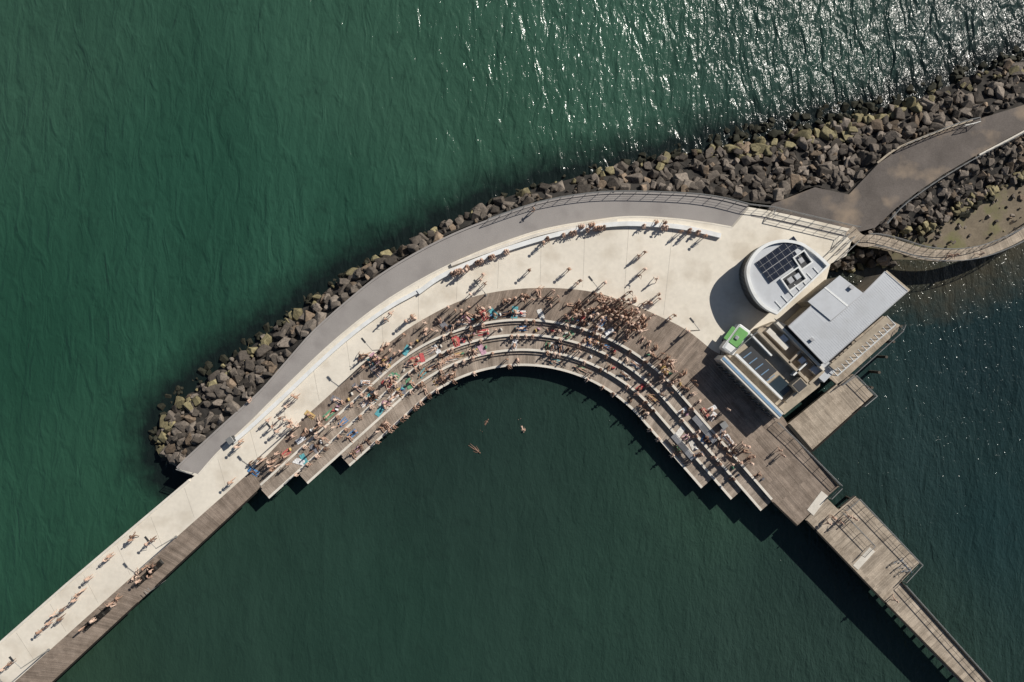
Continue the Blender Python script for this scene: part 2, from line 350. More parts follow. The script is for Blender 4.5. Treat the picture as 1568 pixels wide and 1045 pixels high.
fence('path_fence',[tuple(p) for p in catmull([(1380,225),(1450,196),(1492,184),(1494,190),(1470,196)],14)],-0.02)
bc=catmull([(1300,352),(1318,368),(1340,369),(1370,376),(1410,388),(1450,392),(1490,388),(1530,375),(1568,356),(1620,322),(1700,270)],110)
ribbon('curved_footbridge',offset_curve(bc,9),offset_curve(bc,-9),0.02,-0.35,M['ldeck'])
fence('footbridge_railing',[tuple(p) for p in offset_curve(bc,9)[8::3]],0.02); fence('footbridge_railing',[tuple(p) for p in offset_curve(bc,-9)[10::3]],0.02)
fence('promenade_railing',[tuple(p) for p in offset_curve(catmull(OUTER,160),1.8)[96::3]]+[(1180,319),(1230,331),(1312,350)],0.1)
fence('promenade_railing',[(1184,322),(1180,331),(1240,345),(1290,357),(1285,370)],0.0)
beam('drainage_channel',[(1150,330),(1215,343),(1292,361)],0.0,0.25,0.03,M['asph'])
beam('drainage_channel',[(1120,349),(1146,318)],0.0,0.2,0.034,M['joint'])
beam('drainage_channel',[(1168,340),(1185,322)],0.0,0.15,0.034,M['joint'])
for a,b_ in (((1296,360),(1268,388)),((1304,364),(1276,392)),((1311,370),(1283,397))): fence('ramp_railing',[a,b_],0.0,0.95,1.2)
fence('deck_railing',[(1187,646),(1215,672),(1284,742)],0.02); fence('deck_railing',[(1284,746),(1268,762)],0.02)
fence('platform_railing',[(1284,590),(1306,575),(1337,606),(1318,622)],0.02)
fence('jetty_railing',[(1290,780),(1311,762),(1406,862),(1381,889)],0.02)
fence('jetty_railing',[(1286,783),(1334,833),(1318,850)],0.02)
fence('jetty_railing',[(1381,893),(1530,1060),(1600,1138)],0.02,1.0,2.0,2)
fence('tip_railing',[(275,717),(297,724)],0.0,1.0)
# ---------- buildings
def windows(parent,a,b_,zr,z0,z1,n,off=0.02):
    A=W(*a,zr);B=W(*b_,zr);d=B-A;L=d.length;ang=math.atan2(d.y,d.x);nrm=Vector((d.y,-d.x,0)).normalized()
    mb=MB()
    for i in range(n):
        p=A+d*((i+.5)/n)+nrm*off; mb.box((p.x,p.y,(z0+z1)/2),L/n*.72,0.06,z1-z0,ang,0); mb.box((p.x,p.y,(z0+z1)/2),0.05,0.1,z1-z0,ang,1)
    return mb.obj('windows',[M['glass'],M['alu']],parent)
kiosk=empty('round_kiosk')
ko=catmull([(1190,482),(1172,473),(1158,459),(1148,440),(1143,418),(1147,400),(1159,383),(1178,371),(1201,367),(1226,371),(1243,381),(1258,393),(1271,406)],60)
kop=[tuple(p) for p in ko]
def scl(P,f,c=(1208,424)): return [(c[0]+(x-c[0])*f,c[1]+(y-c[1])*f) for x,y in P]
slab('wall',scl(kop,0.93),2.95,0.0,M['white'],kiosk,ref=3.4)
slab('roof',scl(kop,0.955),3.1,2.952,M['roofg'],kiosk,ref=3.4)
ring=np.array(kop+[kop[0]]); inr=np.array(scl(kop,0.92)+[scl(kop,0.92)[0]])
ribbon('parapet',ring,inr,3.45,2.6,M['white'],kiosk)
mb=MB()
for i in range(2,59):
    for t in (0,.5):
        p=lerp(np.array(scl(kop,0.965))[i-1],np.array(scl(kop,0.965))[i],t); w=W(*p,3.4); mb.box((w.x,w.y,1.3),0.07,0.07,2.6,i*.1)
mb.obj('batten_screen',[M['dark']],kiosk)
windows(kiosk,(1190,480),(1268,408),3.4,0.4,2.3,5)
def rect(o,u,v,a0,a1,b0,b1): return [(o[0]+u[0]*a+v[0]*b_,o[1]+u[1]*a+v[1]*b_) for a,b_ in ((a0,b0),(a1,b0),(a1,b1),(a0,b1))]
u=(0.82,-0.572); v=(0.572,0.82); o=(1158,402)
pv=empty('solar_panel_array')
for r_ in range(2):
    for c in range(6):
        if r_==1 and c>4: continue
        q=rect(o,u,v,c*11.8,c*11.8+11,r_*19.5,r_*19.5+18.6); slab('panel',q,3.32,3.27,M['pv'],pv)
        slab('panel_frame',rect(o,u,v,c*11.8-.3,c*11.8+11.3,r_*19.5-.3,r_*19.5+18.9),3.268,3.22,M['alu'],pv)
        slab('cell_bar',rect(o,u,v,c*11.8+5.4,c*11.8+5.7,r_*19.5,r_*19.5+18.6),3.324,3.321,M['steel'],pv)
        slab('cell_bar',rect(o,u,v,c*11.8,c*11.8+11,r_*19.5+9,r_*19.5+9.4),3.326,3.3225,M['steel'],pv)
pv.parent=kiosk
for nm,rr in (('plant_well_shade',(18,48,44,64)),('plant_well_shade',(52,70,28,48))):
    slab(nm,rect(o,u,v,*rr),3.16,3.1,M['dark'],kiosk)  # dark sheet paints the shade inside an open well; the roof is uncut
    for q in ((rr[0]-2,rr[1]+2,rr[2]-2,rr[2]),(rr[0]-2,rr[1]+2,rr[3],rr[3]+2),(rr[0]-2,rr[0],rr[2]+.1,rr[3]-.1),(rr[1],rr[1]+2,rr[2]+.1,rr[3]-.1)):
        slab('well_upstand',rect(o,u,v,*q),3.5,3.1,M['white'],kiosk)
slab('hvac_unit',rect(o,u,v,24,32,48,57),3.55,3.16,M['alu'],kiosk); slab('hvac_unit',rect(o,u,v,36,44,50,58),3.5,3.16,M['roofg'],kiosk); slab('hvac_unit',rect(o,u,v,55,62,33,41),3.55,3.16,M['alu'],kiosk)
for i in range(7): slab('roof_rib',rect((1196,472),(0.75,-0.66),(0.66,0.75),i*13,i*13+1,-14,0),3.2,3.1,M['white'],kiosk)
cafe=empty('cafe_building')
u=(0.748,-0.664); v=(0.69,0.724)
zr=3.9
main=[(1207,500),(1245,466),(1272,492),(1322,449),(1355,416),(1390,446),(1263,558)]
slab('walls',scl(main,0.95,(1300,488)),zr-.15,-0.4,M['tan'],cafe,ref=zr)
slab('roof',main,zr,zr-.148,M['roofg'],cafe,ang=0)
mb=MB()
A=[W(*p,zr) for p in main]
for a,b_ in zip(A,A[1:]+A[:1]):
    d=b_-a;m_=(a+b_)/2; mb.box((m_.x,m_.y,zr+.02),d.length,0.1,0.07,math.atan2(d.y,d.x))
mb.obj('gutter',[M['alu']],cafe)
up=[(1237,462),(1286,422),(1322,449),(1272,491)]
slab('upper_wall',scl(up,0.94,(1280,456)),3.96,-0.4,M['tan'],cafe,ref=4.05); slab('upper_roof',up,4.06,3.96,M['roofg'],cafe)
slab('upper_roof_flashing',[(1262,441),(1264,439.5),(1299,468),(1297,470)],4.09,4.05,M['white'],cafe)
slab('roof_vent',[(1300,440),(1304,436),(1309,440),(1305,444)],4.4,4.06,M['alu'],cafe); slab('roof_vent',[(1240,520),(1244,517),(1248,521),(1244,524)],4.2,3.9,M['alu'],cafe)
mb=MB()
a0=np.array((1263,558.));a1=np.array((1390,446.))
for i in range(1,48):
    p=lerp(a0,a1,i/48); tt=i/48
    L_=76 if tt<.27 else (48 if tt<.72 else 42)
    q=p-np.array(v)*L_
    a=W(*p,zr);b_=W(*q,zr);d=b_-a;m_=(a+b_)/2; mb.box((m_.x,m_.y,zr+.006),d.length-.2,0.02,0.012,math.atan2(d.y,d.x))
mb.obj('roof_seams',[M['roofg']],cafe)
windows(cafe,(1268,552),(1384,449),zr,0.6,2.6,9,0.1); windows(cafe,(1212,503),(1262,553),zr,0.6,2.4,5,0.05)
slab('veranda_floor',[(1262,560),(1352,484),(1378,498),(1374,508),(1283,590),(1262,572)],0.03,-0.5,M['ldeck'],cafe,ang=math.radians(41))
mb=MB()
for i in range(15):
    p=lerp(np.array((1269,562.)),np.array((1358,484.)),i/14); q=p+np.array((0.69,0.72))*19
    a=W(*p,3.0);b_=W(*q,2.8); a.z=3.0; b_.z=2.8; mb.tube(a,b_,0.06,seg=4); mb.tube((b_.x,b_.y,0),b_,0.05,seg=4)
a=W(1282,576,2.8);b_=W(1371,498,2.8); mb.tube(a,b_,0.08,seg=4)
mb.obj('pergola',[M['white']],cafe)
fence('veranda_railing',[(1284,590),(1376,508),(1380,498)],0.03,parent=cafe)
slab('veranda_roof_panel',[(1270,560),(1356,484),(1364,491),(1278,567)],3.2,3.1,M['tan'],cafe)
slab('roof_fin',[(1355,418),(1358,414),(1394,444),(1390,448)],3.8,3.6,M['tan'],cafe)
bh=empty('bathing_pavilion')
slab('base_wall',[(1114,545),(1165,503),(1192,492),(1262,566),(1258,592),(1203,636)],1.9,-0.1,M['tan'],bh,ref=2.4)
slab('terrace_floor',[(1116,545),(1165,505),(1192,495),(1260,567),(1256,590),(1203,633)],2.0,1.902,M['tan'],bh,ref=2.4)
slab('front_parapet',[(1103,551),(1110,544.5),(1200,633),(1193,642)],3.0,0.05,M['conc'],bh)
slab('front_fascia',[(1105.5,549.5),(1108.5,546.5),(1198,635.5),(1195,639)],3.05,3.0,M['blue'],bh)
slab('glass_roof',[(1130,545),(1150,530),(1190,568),(1170,585)],2.5,2.0,M['dark'],bh)
slab('skylight',[(1176,590),(1194,575),(1214,594),(1197,609)],2.35,2.0,M['glass'],bh)
for i in range(5):
    p=lerp(np.array((1138,548.)),np.array((1174,583.)),i/4.); q=p+np.array((12,-9.))
    slab('glazing_bar',[tuple(p),tuple(q),(q[0]+1.,q[1]+1.),(p[0]+1.,p[1]+1.)],2.56,2.5,M['blue'],bh)
slab('ridge_beam',[(1126,544),(1129,541.5),(1199,610),(1197,612.5)],2.72,2.0,M['white'],bh)
def wallseg(a,b_,w,z,zb,mat,nm='terrace_wall'):
    a=np.array(a,float);b_=np.array(b_,float);d=(b_-a)/np.linalg.norm(b_-a);n_=np.array((-d[1],d[0]))*w/2
    slab(nm,[tuple(a+n_),tuple(b_+n_),tuple(b_-n_),tuple(a-n_)],z,zb,mat,bh)
wallseg((1160,506),(1238,585),4,3.0,2.0,M['tan']); wallseg((1190,494),(1262,567),4,3.2,2.0,M['conc']); wallseg((1262,568),(1240,588),4,3.0,2.0,M['tan']); wallseg((1238,587),(1204,616),4,2.9,2.0,M['tan'])
wallseg((1176,505),(1206,534),8,2.9,2.0,M['conc'],'terrace_counter'); wallseg((1208,556),(1226,538),3,3.0,2.0,M['tan'])
wallseg((1150,512),(1182,545),2.5,2.8,2.0,M['white']); wallseg((1215,575),(1236,556),2.5,3.0,2.0,M['white'])
slab('stair_box',[(1212,590),(1226,578),(1238,591),(1224,603)],3.4,2.0,M['tan'],bh); slab('stair_box_roof',[(1214,590),(1226,580),(1236,591),(1224,601)],3.44,3.4,M['dark'],bh)
slab('rear_canopy',[(1186,488),(1208,500),(1262,556),(1250,562)],2.95,2.8,M['dark'],bh)
slab('hvac_unit',[(1190,520),(1200,512),(1208,520),(1198,528)],2.8,2.0,M['alu'],bh); slab('hvac_unit',[(1222,552),(1229,546),(1235,552),(1228,558)],2.7,2.0,M['alu'],bh)
slab('side_store',[(1240,566),(1262,548),(1282,566),(1262,586)],2.6,0.0,M['roofg'],bh)
windows(bh,(1104,553),(1192,641),2.0,0.5,2.1,10,0.45)
fence('terrace_railing',[(1116,544),(1158,508)],2.0,1.0,1.2,3,bh,None,True,2.4)
ft=empty('food_trailer')
a=W(1120,521); ang=math.atan2(37,27)
def tr(l): return Vector((a.x,a.y,0))+Matrix.Rotation(ang,3,'Z')@Vector(l)
Rz=Matrix.Rotation(ang,3,'Z')
def bevbox(name,c,sx,sy,sz,mat,par,rot=0,bv=0.12):
    bm=bmesh.new(); bmesh.ops.create_cube(bm,size=1); 
    for vv in bm.verts: vv.co=Vector((vv.co.x*sx,vv.co.y*sy,vv.co.z*sz))
    bmesh.ops.bevel(bm,geom=list(bm.edges),offset=min(bv,sz*.4,sx*.4,sy*.4),segments=3,affect='EDGES')
    me=bpy.data.meshes.new(name); bm.to_mesh(me); bm.free(); me.materials.append(mat); o_=bpy.data.objects.new(name,me); o_.location=c; o_.rotation_euler=(0,0,rot); return link(o_,par)
bevbox('body',tr((0,0,1.25)),3.7,1.7,1.7,M['white'],ft,ang); bevbox('roof',tr((0.35,0,2.12)),2.3,1.35,0.16,M['green'],ft,ang,0.06); bevbox('roof_front',tr((-1.25,0,2.11)),0.8,1.35,0.12,M['white'],ft,ang,0.05)
bevbox('serving_hatch',tr((0.2,1.12,1.9)),1.8,0.5,0.06,M['green'],ft,ang,0.02); bevbox('counter',tr((0.2,0.98,1.1)),1.9,0.25,0.06,M['alu'],ft,ang,0.02); bevbox('window',tr((0.2,0.85,1.5)),1.7,0.04,0.7,M['glass'],ft,ang,0.01)
bevbox('roof_vent',tr((0.2,0.2,2.28)),0.45,0.45,0.2,M['alu'],ft,ang,0.04)
mb=MB()
for sx in (-.5,.4):
    for sy in (-.85,.85): c=tr((sx,sy,.33)); d=Rz@Vector((0,.1,0)); mb.tube(c-d,c+d,.33,seg=16)
mb.tube(tr((-1.8,.4,.45)),tr((-2.7,0,.45)),.05); mb.tube(tr((-1.8,-.4,.45)),tr((-2.7,0,.45)),.05); mb.tube(tr((-2.6,0,0.024)),tr((-2.6,0,.5)),.04)
mb.obj('wheels_and_drawbar',[M['rubber']],ft)
# ---------- lamps, bins, furniture
def lamp(px,py,ang,z=0.0,h=5.2):
    e=empty('street_lamp',W(px,py,z)); mb=MB(); mb.tube((0,0,0),(0,0,.15),.16,seg=10); mb.tube((0,0,0.1),(0,0,h),.085,.05,seg=8)
    d=Vector((math.cos(ang),math.sin(ang),0)); mb.tube((0,0,h-.1),d*1.3+Vector((0,0,h+.15)),.035,seg=6)
    c=d*1.5+Vector((0,0,h+.15)); mb.box(c,.7,.22,.09,ang,1); mb.box(c-Vector((0,0,.07)),.5,.16,.03,ang,2)
    mb.obj('pole_and_head',[M['steel'],M['dark'],M['white']],e); 
for x,y in ((270,822),(75,995),(445,658),(582,536),(744,452),(909,447),(1055,507)): lamp(x,y,math.radians(130))
def bin_(px,py):
    e=empty('litter_bin',W(px,py)); bevbox('body',(0,0,.5),.75,.75,1.0,M['dark'],e,.6,.05); bevbox('lid',(0,0,1.05),.8,.8,.1,M['steel'],e,.6,.03); bevbox('aperture',(0.0,-.38,.8),.4,.05,.15,M['rubber'],e,0,.01)
bin_(357,673); bin_(1105,650)
def slat_bench(px,py,z,ang,L=2.4,mm=None):
    e=empty('slatted_bench',W(px,py,z)); e.rotation_euler=(0,0,ang); mb=MB()
    for i in range(6): mb.box((0,-.3+i*.12,.43),L,.09,.04,0,0)
    for x in (-L*.4,0,L*.4): mb.box((x,0,.2),.07,.55,.41,0,1)
    mb.obj('seat_and_legs',[mm or M['alu'],M['steel']],e)
for i,(x,y) in enumerate(((1072,650),(1083,664),(1050,690),(1040,678))): slat_bench(x,y,ZT[0] if i<2 else ZT[1],math.radians(-49),2.6)
for x,y in ((240,868),(222,884),(160,938),(142,952)): slat_bench(x,y,0.02,math.radians(42),2.4,M['deck'])
def bicycle(px,py,ang):
    e=empty('bicycle',W(px,py,.01)); e.rotation_euler=(0,0,ang); mb=MB()
    for cx in (-.52,.52):
        for i in range(16):
            a=2*math.pi*i/16;b_=2*math.pi*(i+1)/16; mb.tube((cx+.33*math.cos(a),0,.34+.33*math.sin(a)),(cx+.33*math.cos(b_),0,.34+.33*math.sin(b_)),.018,seg=5,mi=1)
        for i in range(8):
            a=2*math.pi*i/8; mb.tube((cx,0,.34),(cx+.32*math.cos(a),0,.34+.32*math.sin(a)),.004,seg=3)
    for a,b_ in (((-.52,0,.34),(-.1,0,.3)),((-.52,0,.34),(-.2,0,.8)),((-.1,0,.3),(-.22,0,.92)),((-.1,0,.3),(.38,0,.75)),((-.2,0,.8),(.36,0,.85)),((.52,0,.34),(.35,0,.98)),((.35,-.25,1.0),(.35,.25,1.0))): mb.tube(a,b_,.02)
    mb.box((-.23,0,.95),.26,.13,.05,0,1); mb.obj('frame_and_wheels',[M['blue'],M['rubber']],e)
for x,y,a in ((1372,858,.5),(1378,866,.6),(1384,872,.4)): bicycle(x,y,a)
mb=MB(); lp=W(234,903,0); 
for s in (-.25,.25):
    p=lp+Vector((s*.74,s*.66,0)); mb.tube((p.x,p.y,-3.6),(p.x,p.y,1.0),.03); mb.tube((p.x,p.y,1.0),(p.x-.35,p.y+.35,1.0),.03)
for i in range(12): mb.tube((lp.x-.185,lp.y-.165,-3.3+i*.3),(lp.x+.185,lp.y+.165,-3.3+i*.3),.02)
mb.obj('swim_ladder',[M['steel']])
# ---------- people
def rmat(name,cols,seed,rough=.7):
    m,nt,b=newmat(name); oi=N(nt,'ShaderNodeObjectInfo'); a=N(nt,'ShaderNodeMath',operation='MULTIPLY'); a.inputs[1].default_value=seed; f=N(nt,'ShaderNodeMath',operation='FRACT')
    nt.links.new(oi.outputs['Random'],a.inputs[0]); nt.links.new(a.outputs[0],f.inputs[0]); r=ramp(nt,[(i/len(cols),c) for i,c in enumerate(cols)],'CONSTANT'); nt.links.new(f.outputs[0],r.inputs['Fac'])
    tc=N(nt,'ShaderNodeTexCoord'); n=N(nt,'ShaderNodeTexNoise'); n.inputs['Scale'].default_value=9; nt.links.new(tc.outputs['Object'],n.inputs['Vector']); r2=ramp(nt,[(.3,(.8,)*3),(.7,(1.1,)*3)]); nt.links.new(n.outputs['Fac'],r2.inputs['Fac'])
    mx=N(nt,'ShaderNodeMixRGB',blend_type='MULTIPLY'); mx.inputs['Fac'].default_value=1; nt.links.new(r.outputs[0],mx.inputs[1]); nt.links.new(r2.outputs[0],mx.inputs[2]); nt.links.new(mx.outputs[0],b.inputs['Base Color']); b.inputs['Roughness'].default_value=rough; b.inputs['Specular IOR Level'].default_value=.3
    return m
sk=[(.58,.405,.315),(.50,.33,.245),(.66,.49,.39),(.40,.25,.175),(.20,.12,.085)]
PM=[rmat('skin',sk,7.13,.55),
    rmat('clothing_top',[(.03,.03,.035),(.78,.77,.75),(.03,.03,.03),(.03,.06,.17),(.58,.40,.31),(.50,.07,.06),(.14,.14,.15),(.75,.74,.72),(.07,.2,.32),(.6,.58,.55),(.60,.40,.38),(.50,.33,.245),(.05,.05,.055),(.72,.72,.72)],17.7),
    rmat('clothing_bottom',[(.03,.03,.04),(.05,.08,.18),(.02,.02,.02),(.30,.26,.20),(.1,.12,.15),(.32,.06,.06),(.6,.6,.58),(.03,.10,.14)],31.3),
    rmat('hair',[(.02,.014,.01),(.045,.028,.018),(.012,.01,.01),(.24,.165,.09),(.09,.055,.03)],53.9),
    rmat('shoes',[(.03,.03,.03),(.7,.7,.7),(.3,.2,.12),(.5,.3,.2)],11.9),
    rmat('hat',[(.75,.72,.62),(.03,.03,.035),(.7,.7,.7),(.5,.4,.25),(.05,.07,.2)],23.3), plain('eye_dark',(.01,.01,.01),.2), plain('lips',(.35,.12,.1),.5)]
def rad(d): return math.radians(d)
def fwd(a,lat=0): a=rad(a); l=rad(lat); return Vector((math.sin(l),math.sin(a)*math.cos(l),-math.cos(a)*math.cos(l)))
def person(name,hz,lean,legs,arms,headtilt=0,longhair=False,hat=False,spread=4):
    V=[];E=[];Rr=[];roots=[];seg=[]
    def add(p,r,par=None,lab=None,root=False):
        V.append(Vector(p)); Rr.append(r if isinstance(r,tuple) else (r,r)); i=len(V)-1
        if root: roots.append(i)
        if par is not None: E.append((par,i)); seg.append((V[par],V[i],lab))
        return i
    up=Vector((0,math.sin(rad(lean)),math.cos(rad(lean)))); fr=Vector((0,math.cos(rad(lean)),-math.sin(rad(lean))))
    P=Vector((0,0,hz)); p=add(P,(.135,.105),root=True)
    s1=add(P+up*.17,(.115,.09),p,1); s2=add(P+up*.34,(.135,.10),s1,1); s3=add(P+up*.45,(.10,.075),s2,1); nk=add(P+up*.53,.05,s3,0); h0=add(P+up*.60+fr*.01,.055,nk,0)
    for sd,(th,sh) in zip((-1,1),legs):
        hp=P+Vector((sd*.09,0,0))-up*.04; h=add(hp,.082,p,2); k1=hp+fwd(th,sd*spread)*.22; q=add(k1,.072,h,2); k=hp+fwd(th,sd*spread)*.43; kk=add(k,.052,q,0); cf=add(k+fwd(sh,sd*2)*.14,.053,kk,0); an=k+fwd(sh,sd*2)*.41; aa=add(an,.034,cf,0)
        fd=fwd(sh+82,sd*6) if sh<75 else fwd(sh+60,sd*10)
        he=add(an+fwd(sh)*.045,.036,aa,4); add(an+fwd(sh)*.045+fd*.16,.03,he,4)
    for sd,(ua,lat,fa,fl) in zip((-1,1),arms):
        so=P+up*.45+Vector((sd*.165,0,0)); a=add(so,.052,s3,1); e1=so+fwd(ua,sd*lat)*.12; b_=add(e1,.045,a,1); el=so+fwd(ua,sd*lat)*.28; c=add(el,.036,b_,0); wd=fwd(fa,sd*fl); wr=el+wd*.25; d=add(wr,.024,c,0); pm=add(wr+wd*.07,(.034,.018),d,0)
        sidev=Vector((1,0,0)) if abs(wd.x)<.8 else Vector((0,1,0)); sidev=(sidev-wd*sidev.dot(wd)).normalized(); nn=wd.cross(sidev)
        for fi,(o_,ln) in enumerate(((-.024,.062),(-.008,.075),(.008,.07),(.023,.055))):
            r0=add(wr+wd*.06+sidev*o_,.009,root=True); m1=add(V[r0]+wd*(.03+ln*.5)+nn*.004,.0085,r0,0); add(V[m1]+(wd*.85+nn*.4)*ln*.5,.0075,m1,0)
        r0=add(wr+wd*.025+sidev*(-sd)*.02,.011,root=True); m1=add(V[r0]+wd*.03+sidev*(-sd)*.03,.01,r0,0); add(V[m1]+wd*.03+sidev*(-sd)*.008,.008,m1,0)
    me=bpy.data.meshes.new(name+'_sk'); me.from_pydata(V,E,[]); ob=bpy.data.objects.new('tmp',me); scene.collection.objects.link(ob)
    ob.modifiers.new('Skin','SKIN'); 
    for i,sv in enumerate(me.skin_vertices[0].data): sv.radius=Rr[i]; sv.use_root=(i in roots)
    sb=ob.modifiers.new('Sub','SUBSURF'); sb.levels=1; sb.render_levels=1
    dg=bpy.context.evaluated_depsgraph_get(); dg.update(); m2=bpy.data.meshes.new_from_object(ob.evaluated_get(dg)); bpy.data.objects.remove(ob)
    bm=bmesh.new(); bm.from_mesh(m2)
    for f in bm.faces:
        c=f.calc_center_median(); best=9;lab=0
        for a,b_,l in seg:
            ab=b_-a; t=max(0,min(1,(c-a).dot(ab)/max(1e-9,ab.length_squared))); d=(c-(a+ab*t)).length
            if d<best: best=d;lab=l
        if lab==1 and (c-P).dot(up)<.07: lab=2
        f.material_index=lab; f.smooth=True
    hu=Vector((0,math.sin(rad(lean+headtilt)),math.cos(rad(lean+headtilt)))); hf=Vector((0,math.cos(rad(lean+headtilt)),-math.sin(rad(lean+headtilt)))); hx=Vector((1,0,0))
    hc=P+up*.60+hu*.095+hf*.012
    def blob(c,rx,ry,rz,mi,seg_=12,ring=8,shape=None):
        r_=bmesh.ops.create_uvsphere(bm,u_segments=seg_,v_segments=ring,radius=1)
        for vv in r_['verts']:
            q=vv.co.copy()
            if shape: q=shape(q)
            vv.co=c+hx*(q.x*rx)+hf*(q.y*ry)+hu*(q.z*rz)
        for f in {f for vv in r_['verts'] for f in vv.link_faces}: f.material_index=mi; f.smooth=True
    def hs(q):
        if q.z<0: q=Vector((q.x*(1+q.z*.3),q.y*(1+q.z*.12),q.z))
        return q
    blob(hc,.075,.095,.118,0,14,10,hs)
    blob(hc+hf*.096-hu*.012,.012,.018,.022,0,6,5)
    for sd in (-1,1): blob(hc+hx*sd*.076-hf*.005-hu*.01,.01,.02,.03,0,6,5); blob(hc+hx*sd*.03+hf*.083+hu*.008,.011,.008,.007,6,6,4)
    blob(hc+hf*.083-hu*.05,.022,.008,.007,7,6,4)
    def hair(q):
        if q.y>.35 and q.z<.55: q=Vector((q.x*.9,.3,q.z))
        if q.z<-.25: q=Vector((q.x*.75,min(q.y,.0),-.25-(abs(q.z)-.25)*.4))
        return q
    blob(hc+hu*.014-hf*.012,.086,.102,.12,3,14,10,hair)
    if longhair: blob(hc-hu*.12-hf*.075,.075,.035,.16,3,10,8)
    if hat: blob(hc+hu*.055,.2,.21,.012,5,16,5); blob(hc+hu*.085,.088,.10,.075,5,12,8)
    bm.to_mesh(m2); bm.free(); m2.materials.clear()
    for mm in PM: m2.materials.append(mm)
    m2.name=name; return m2
SIT=dict(hz=.10,lean=8,legs=((85,6),(80,-5)),arms=((35,6,70,-15),(30,8,75,-20)))
poses={'stand':[],'walk':[],'sit':[],'floor':[],'lie':[]}
arms_rel=((5,8,12,4),(0,8,15,4))
for lh,ht in ((False,False),(True,False),(False,True)):
    poses['stand'].append(person('stand',.93,0,((2,0),(-3,-4)),arms_rel,0,lh,ht))
    poses['walk'].append(person('walk',.91,4,((24,8),(-16,-38)),((-25,6,-5,4),(26,6,45,2)),0,lh,ht,2))
    poses['sit'].append(person('sit',**SIT,headtilt=12,longhair=lh,hat=ht))
    poses['floor'].append(person('floor',.10,-14,((122,38),(100,72)),((-38,14,-22,5),(-40,14,-24,5)),8,lh,ht,6))
poses['stand'].append(person('stand',.93,2,((6,2),(-4,-6)),((55,10,100,-25),(20,12,95,-40)),8))
poses['floor'].append(person('floor',.10,25,((120,30),(118,34)),((60,4,75,-15),(58,4,78,-15)),20,True))
poses['lie'].append(person('lie',.12,-86,((92,90),(88,92)),((88,30,85,10),(92,18,90,20)),0,True)); poses['lie'].append(person('lie',.12,-84,((112,60),(92,89)),((100,50,92,20),(92,16,91,12)),0,False))
poses['lie'].append(person('lie',.12,-62,((92,90),(120,50)),((-20,20,40,8),(-20,20,40,8)),0,True,True))
npeople=0
def put(kind,px,py,z,ang):
    global npeople
    o_=bpy.data.objects.new('person',random.choice(poses[kind])); o_.location=W(px,py,z); o_.rotation_euler=(0,0,ang-math.pi/2); s=random.uniform(.93,1.06); o_.scale=(s,s,s); link(o_); npeople+=1
def pxang(dx,dy): return math.atan2(-dy,dx)
ra=lambda: random.uniform(0,6.28)
walkers=[(12,1020),(22,1012),(70,960),(84,948),(90,938),(97,944),(103,930),(120,914),(127,908),(133,900),(143,884),(168,852),(174,849),(205,824),(211,819),(232,826),(240,822),(452,604),(458,608),(440,622),(432,640),(441,642),(446,650),(421,652),(428,660),(412,644),(375,674),(367,682),(600,482),(594,488),(631,487),(624,494),(740,424),(735,430),(744,434),(809,414),(868,414),(886,432),(881,437),(984,388),(978,394),(983,415),(976,422),(1003,430),(819,323),(1030,482),(1024,489),(560,560),(1113,626),(1136,680),(1130,705),(1188,690),(1196,697),(1365,915),(1272,792),(1284,796),(1296,786),(1304,790),(1262,800),(1455,390),(1448,393),(1497,390),(360,735),(925,436),(720,452),(1052,506)]
for x,y in walkers: put(random.choice(['stand','walk','walk']),x+random.uniform(-2,2),y+random.uniform(-2,2),0.024 if y>500 else 0.01,random.choice([rad(42),rad(222),ra()]))
cw=catmull([(680,421),(750,391),(830,365),(900,349),(950,343),(1000,344),(1050,349),(1095,359)],300)
T=np.gradient(cw,axis=0)
idx=sorted(set([int(x) for x in np.r_[np.random.uniform(0,125,22),np.random.uniform(135,185,13),np.random.uniform(215,295,11)]]))
for i in idx:
    t=T[i]/np.linalg.norm(T[i]); n_=np.array((-t[1],t[0])); s=random.choice([1,1,1,-1])
    if random.random()<.2: q=cw[i]+n_*9; put('stand',q[0],q[1],0.01,ra())
    else: q=cw[i]+n_*s*1.0; put('sit',q[0],q[1],0.45,pxang(*(n_*s)))
TM=rmat('towel_cloth',[(.70,.68,.64),(.10,.26,.50),(.55,.12,.12),(.12,.38,.42),(.76,.76,.76),(.03,.04,.06),(.58,.42,.18),(.55,.34,.42),(.2,.2,.22),(.6,.57,.52),(.74,.74,.74),(.14,.32,.20)],41.3,.95)
tm=bpy.data.meshes.new('towel'); v=[];f=[]
for i in range(9):
    for j in range(5): v.append(((j/4-.5)*.75+random.uniform(-.02,.02),(i/8-.5)*1.5+random.uniform(-.03,.03),.02+random.uniform(0,.05)))
for i in range(8):
    for j in range(4): k=i*5+j; f.append((k,k+1,k+6,k+5))
tm.from_pydata(v,[],f); tm.materials.append(TM)
def towel(px,py,z,a): o_=bpy.data.objects.new('beach_towel',tm); o_.location=W(px,py,z+.004); o_.rotation_euler=(0,0,a); s=random.uniform(.7,1.0); o_.scale=(s,s,1); link(o_)
bagm=bpy.data.meshes.new('bag'); bm=bmesh.new(); bmesh.ops.create_cube(bm,size=1)
for vv in bm.verts: vv.co=Vector((vv.co.x*.45*(.8 if vv.co.z>0 else 1),vv.co.y*.28*(.55 if vv.co.z>0 else 1),vv.co.z*.32+.16))
bmesh.ops.bevel(bm,geom=list(bm.edges),offset=.05,segments=2,affect='EDGES'); bmesh.ops.create_cone(bm,segments=8,radius1=.03,radius2=.03,depth=.3,matrix=Matrix.Translation((0,0,.38))@Matrix.Rotation(1.57,4,'Y')); bm.to_mesh(bagm); bm.free(); bagm.materials.append(TM)
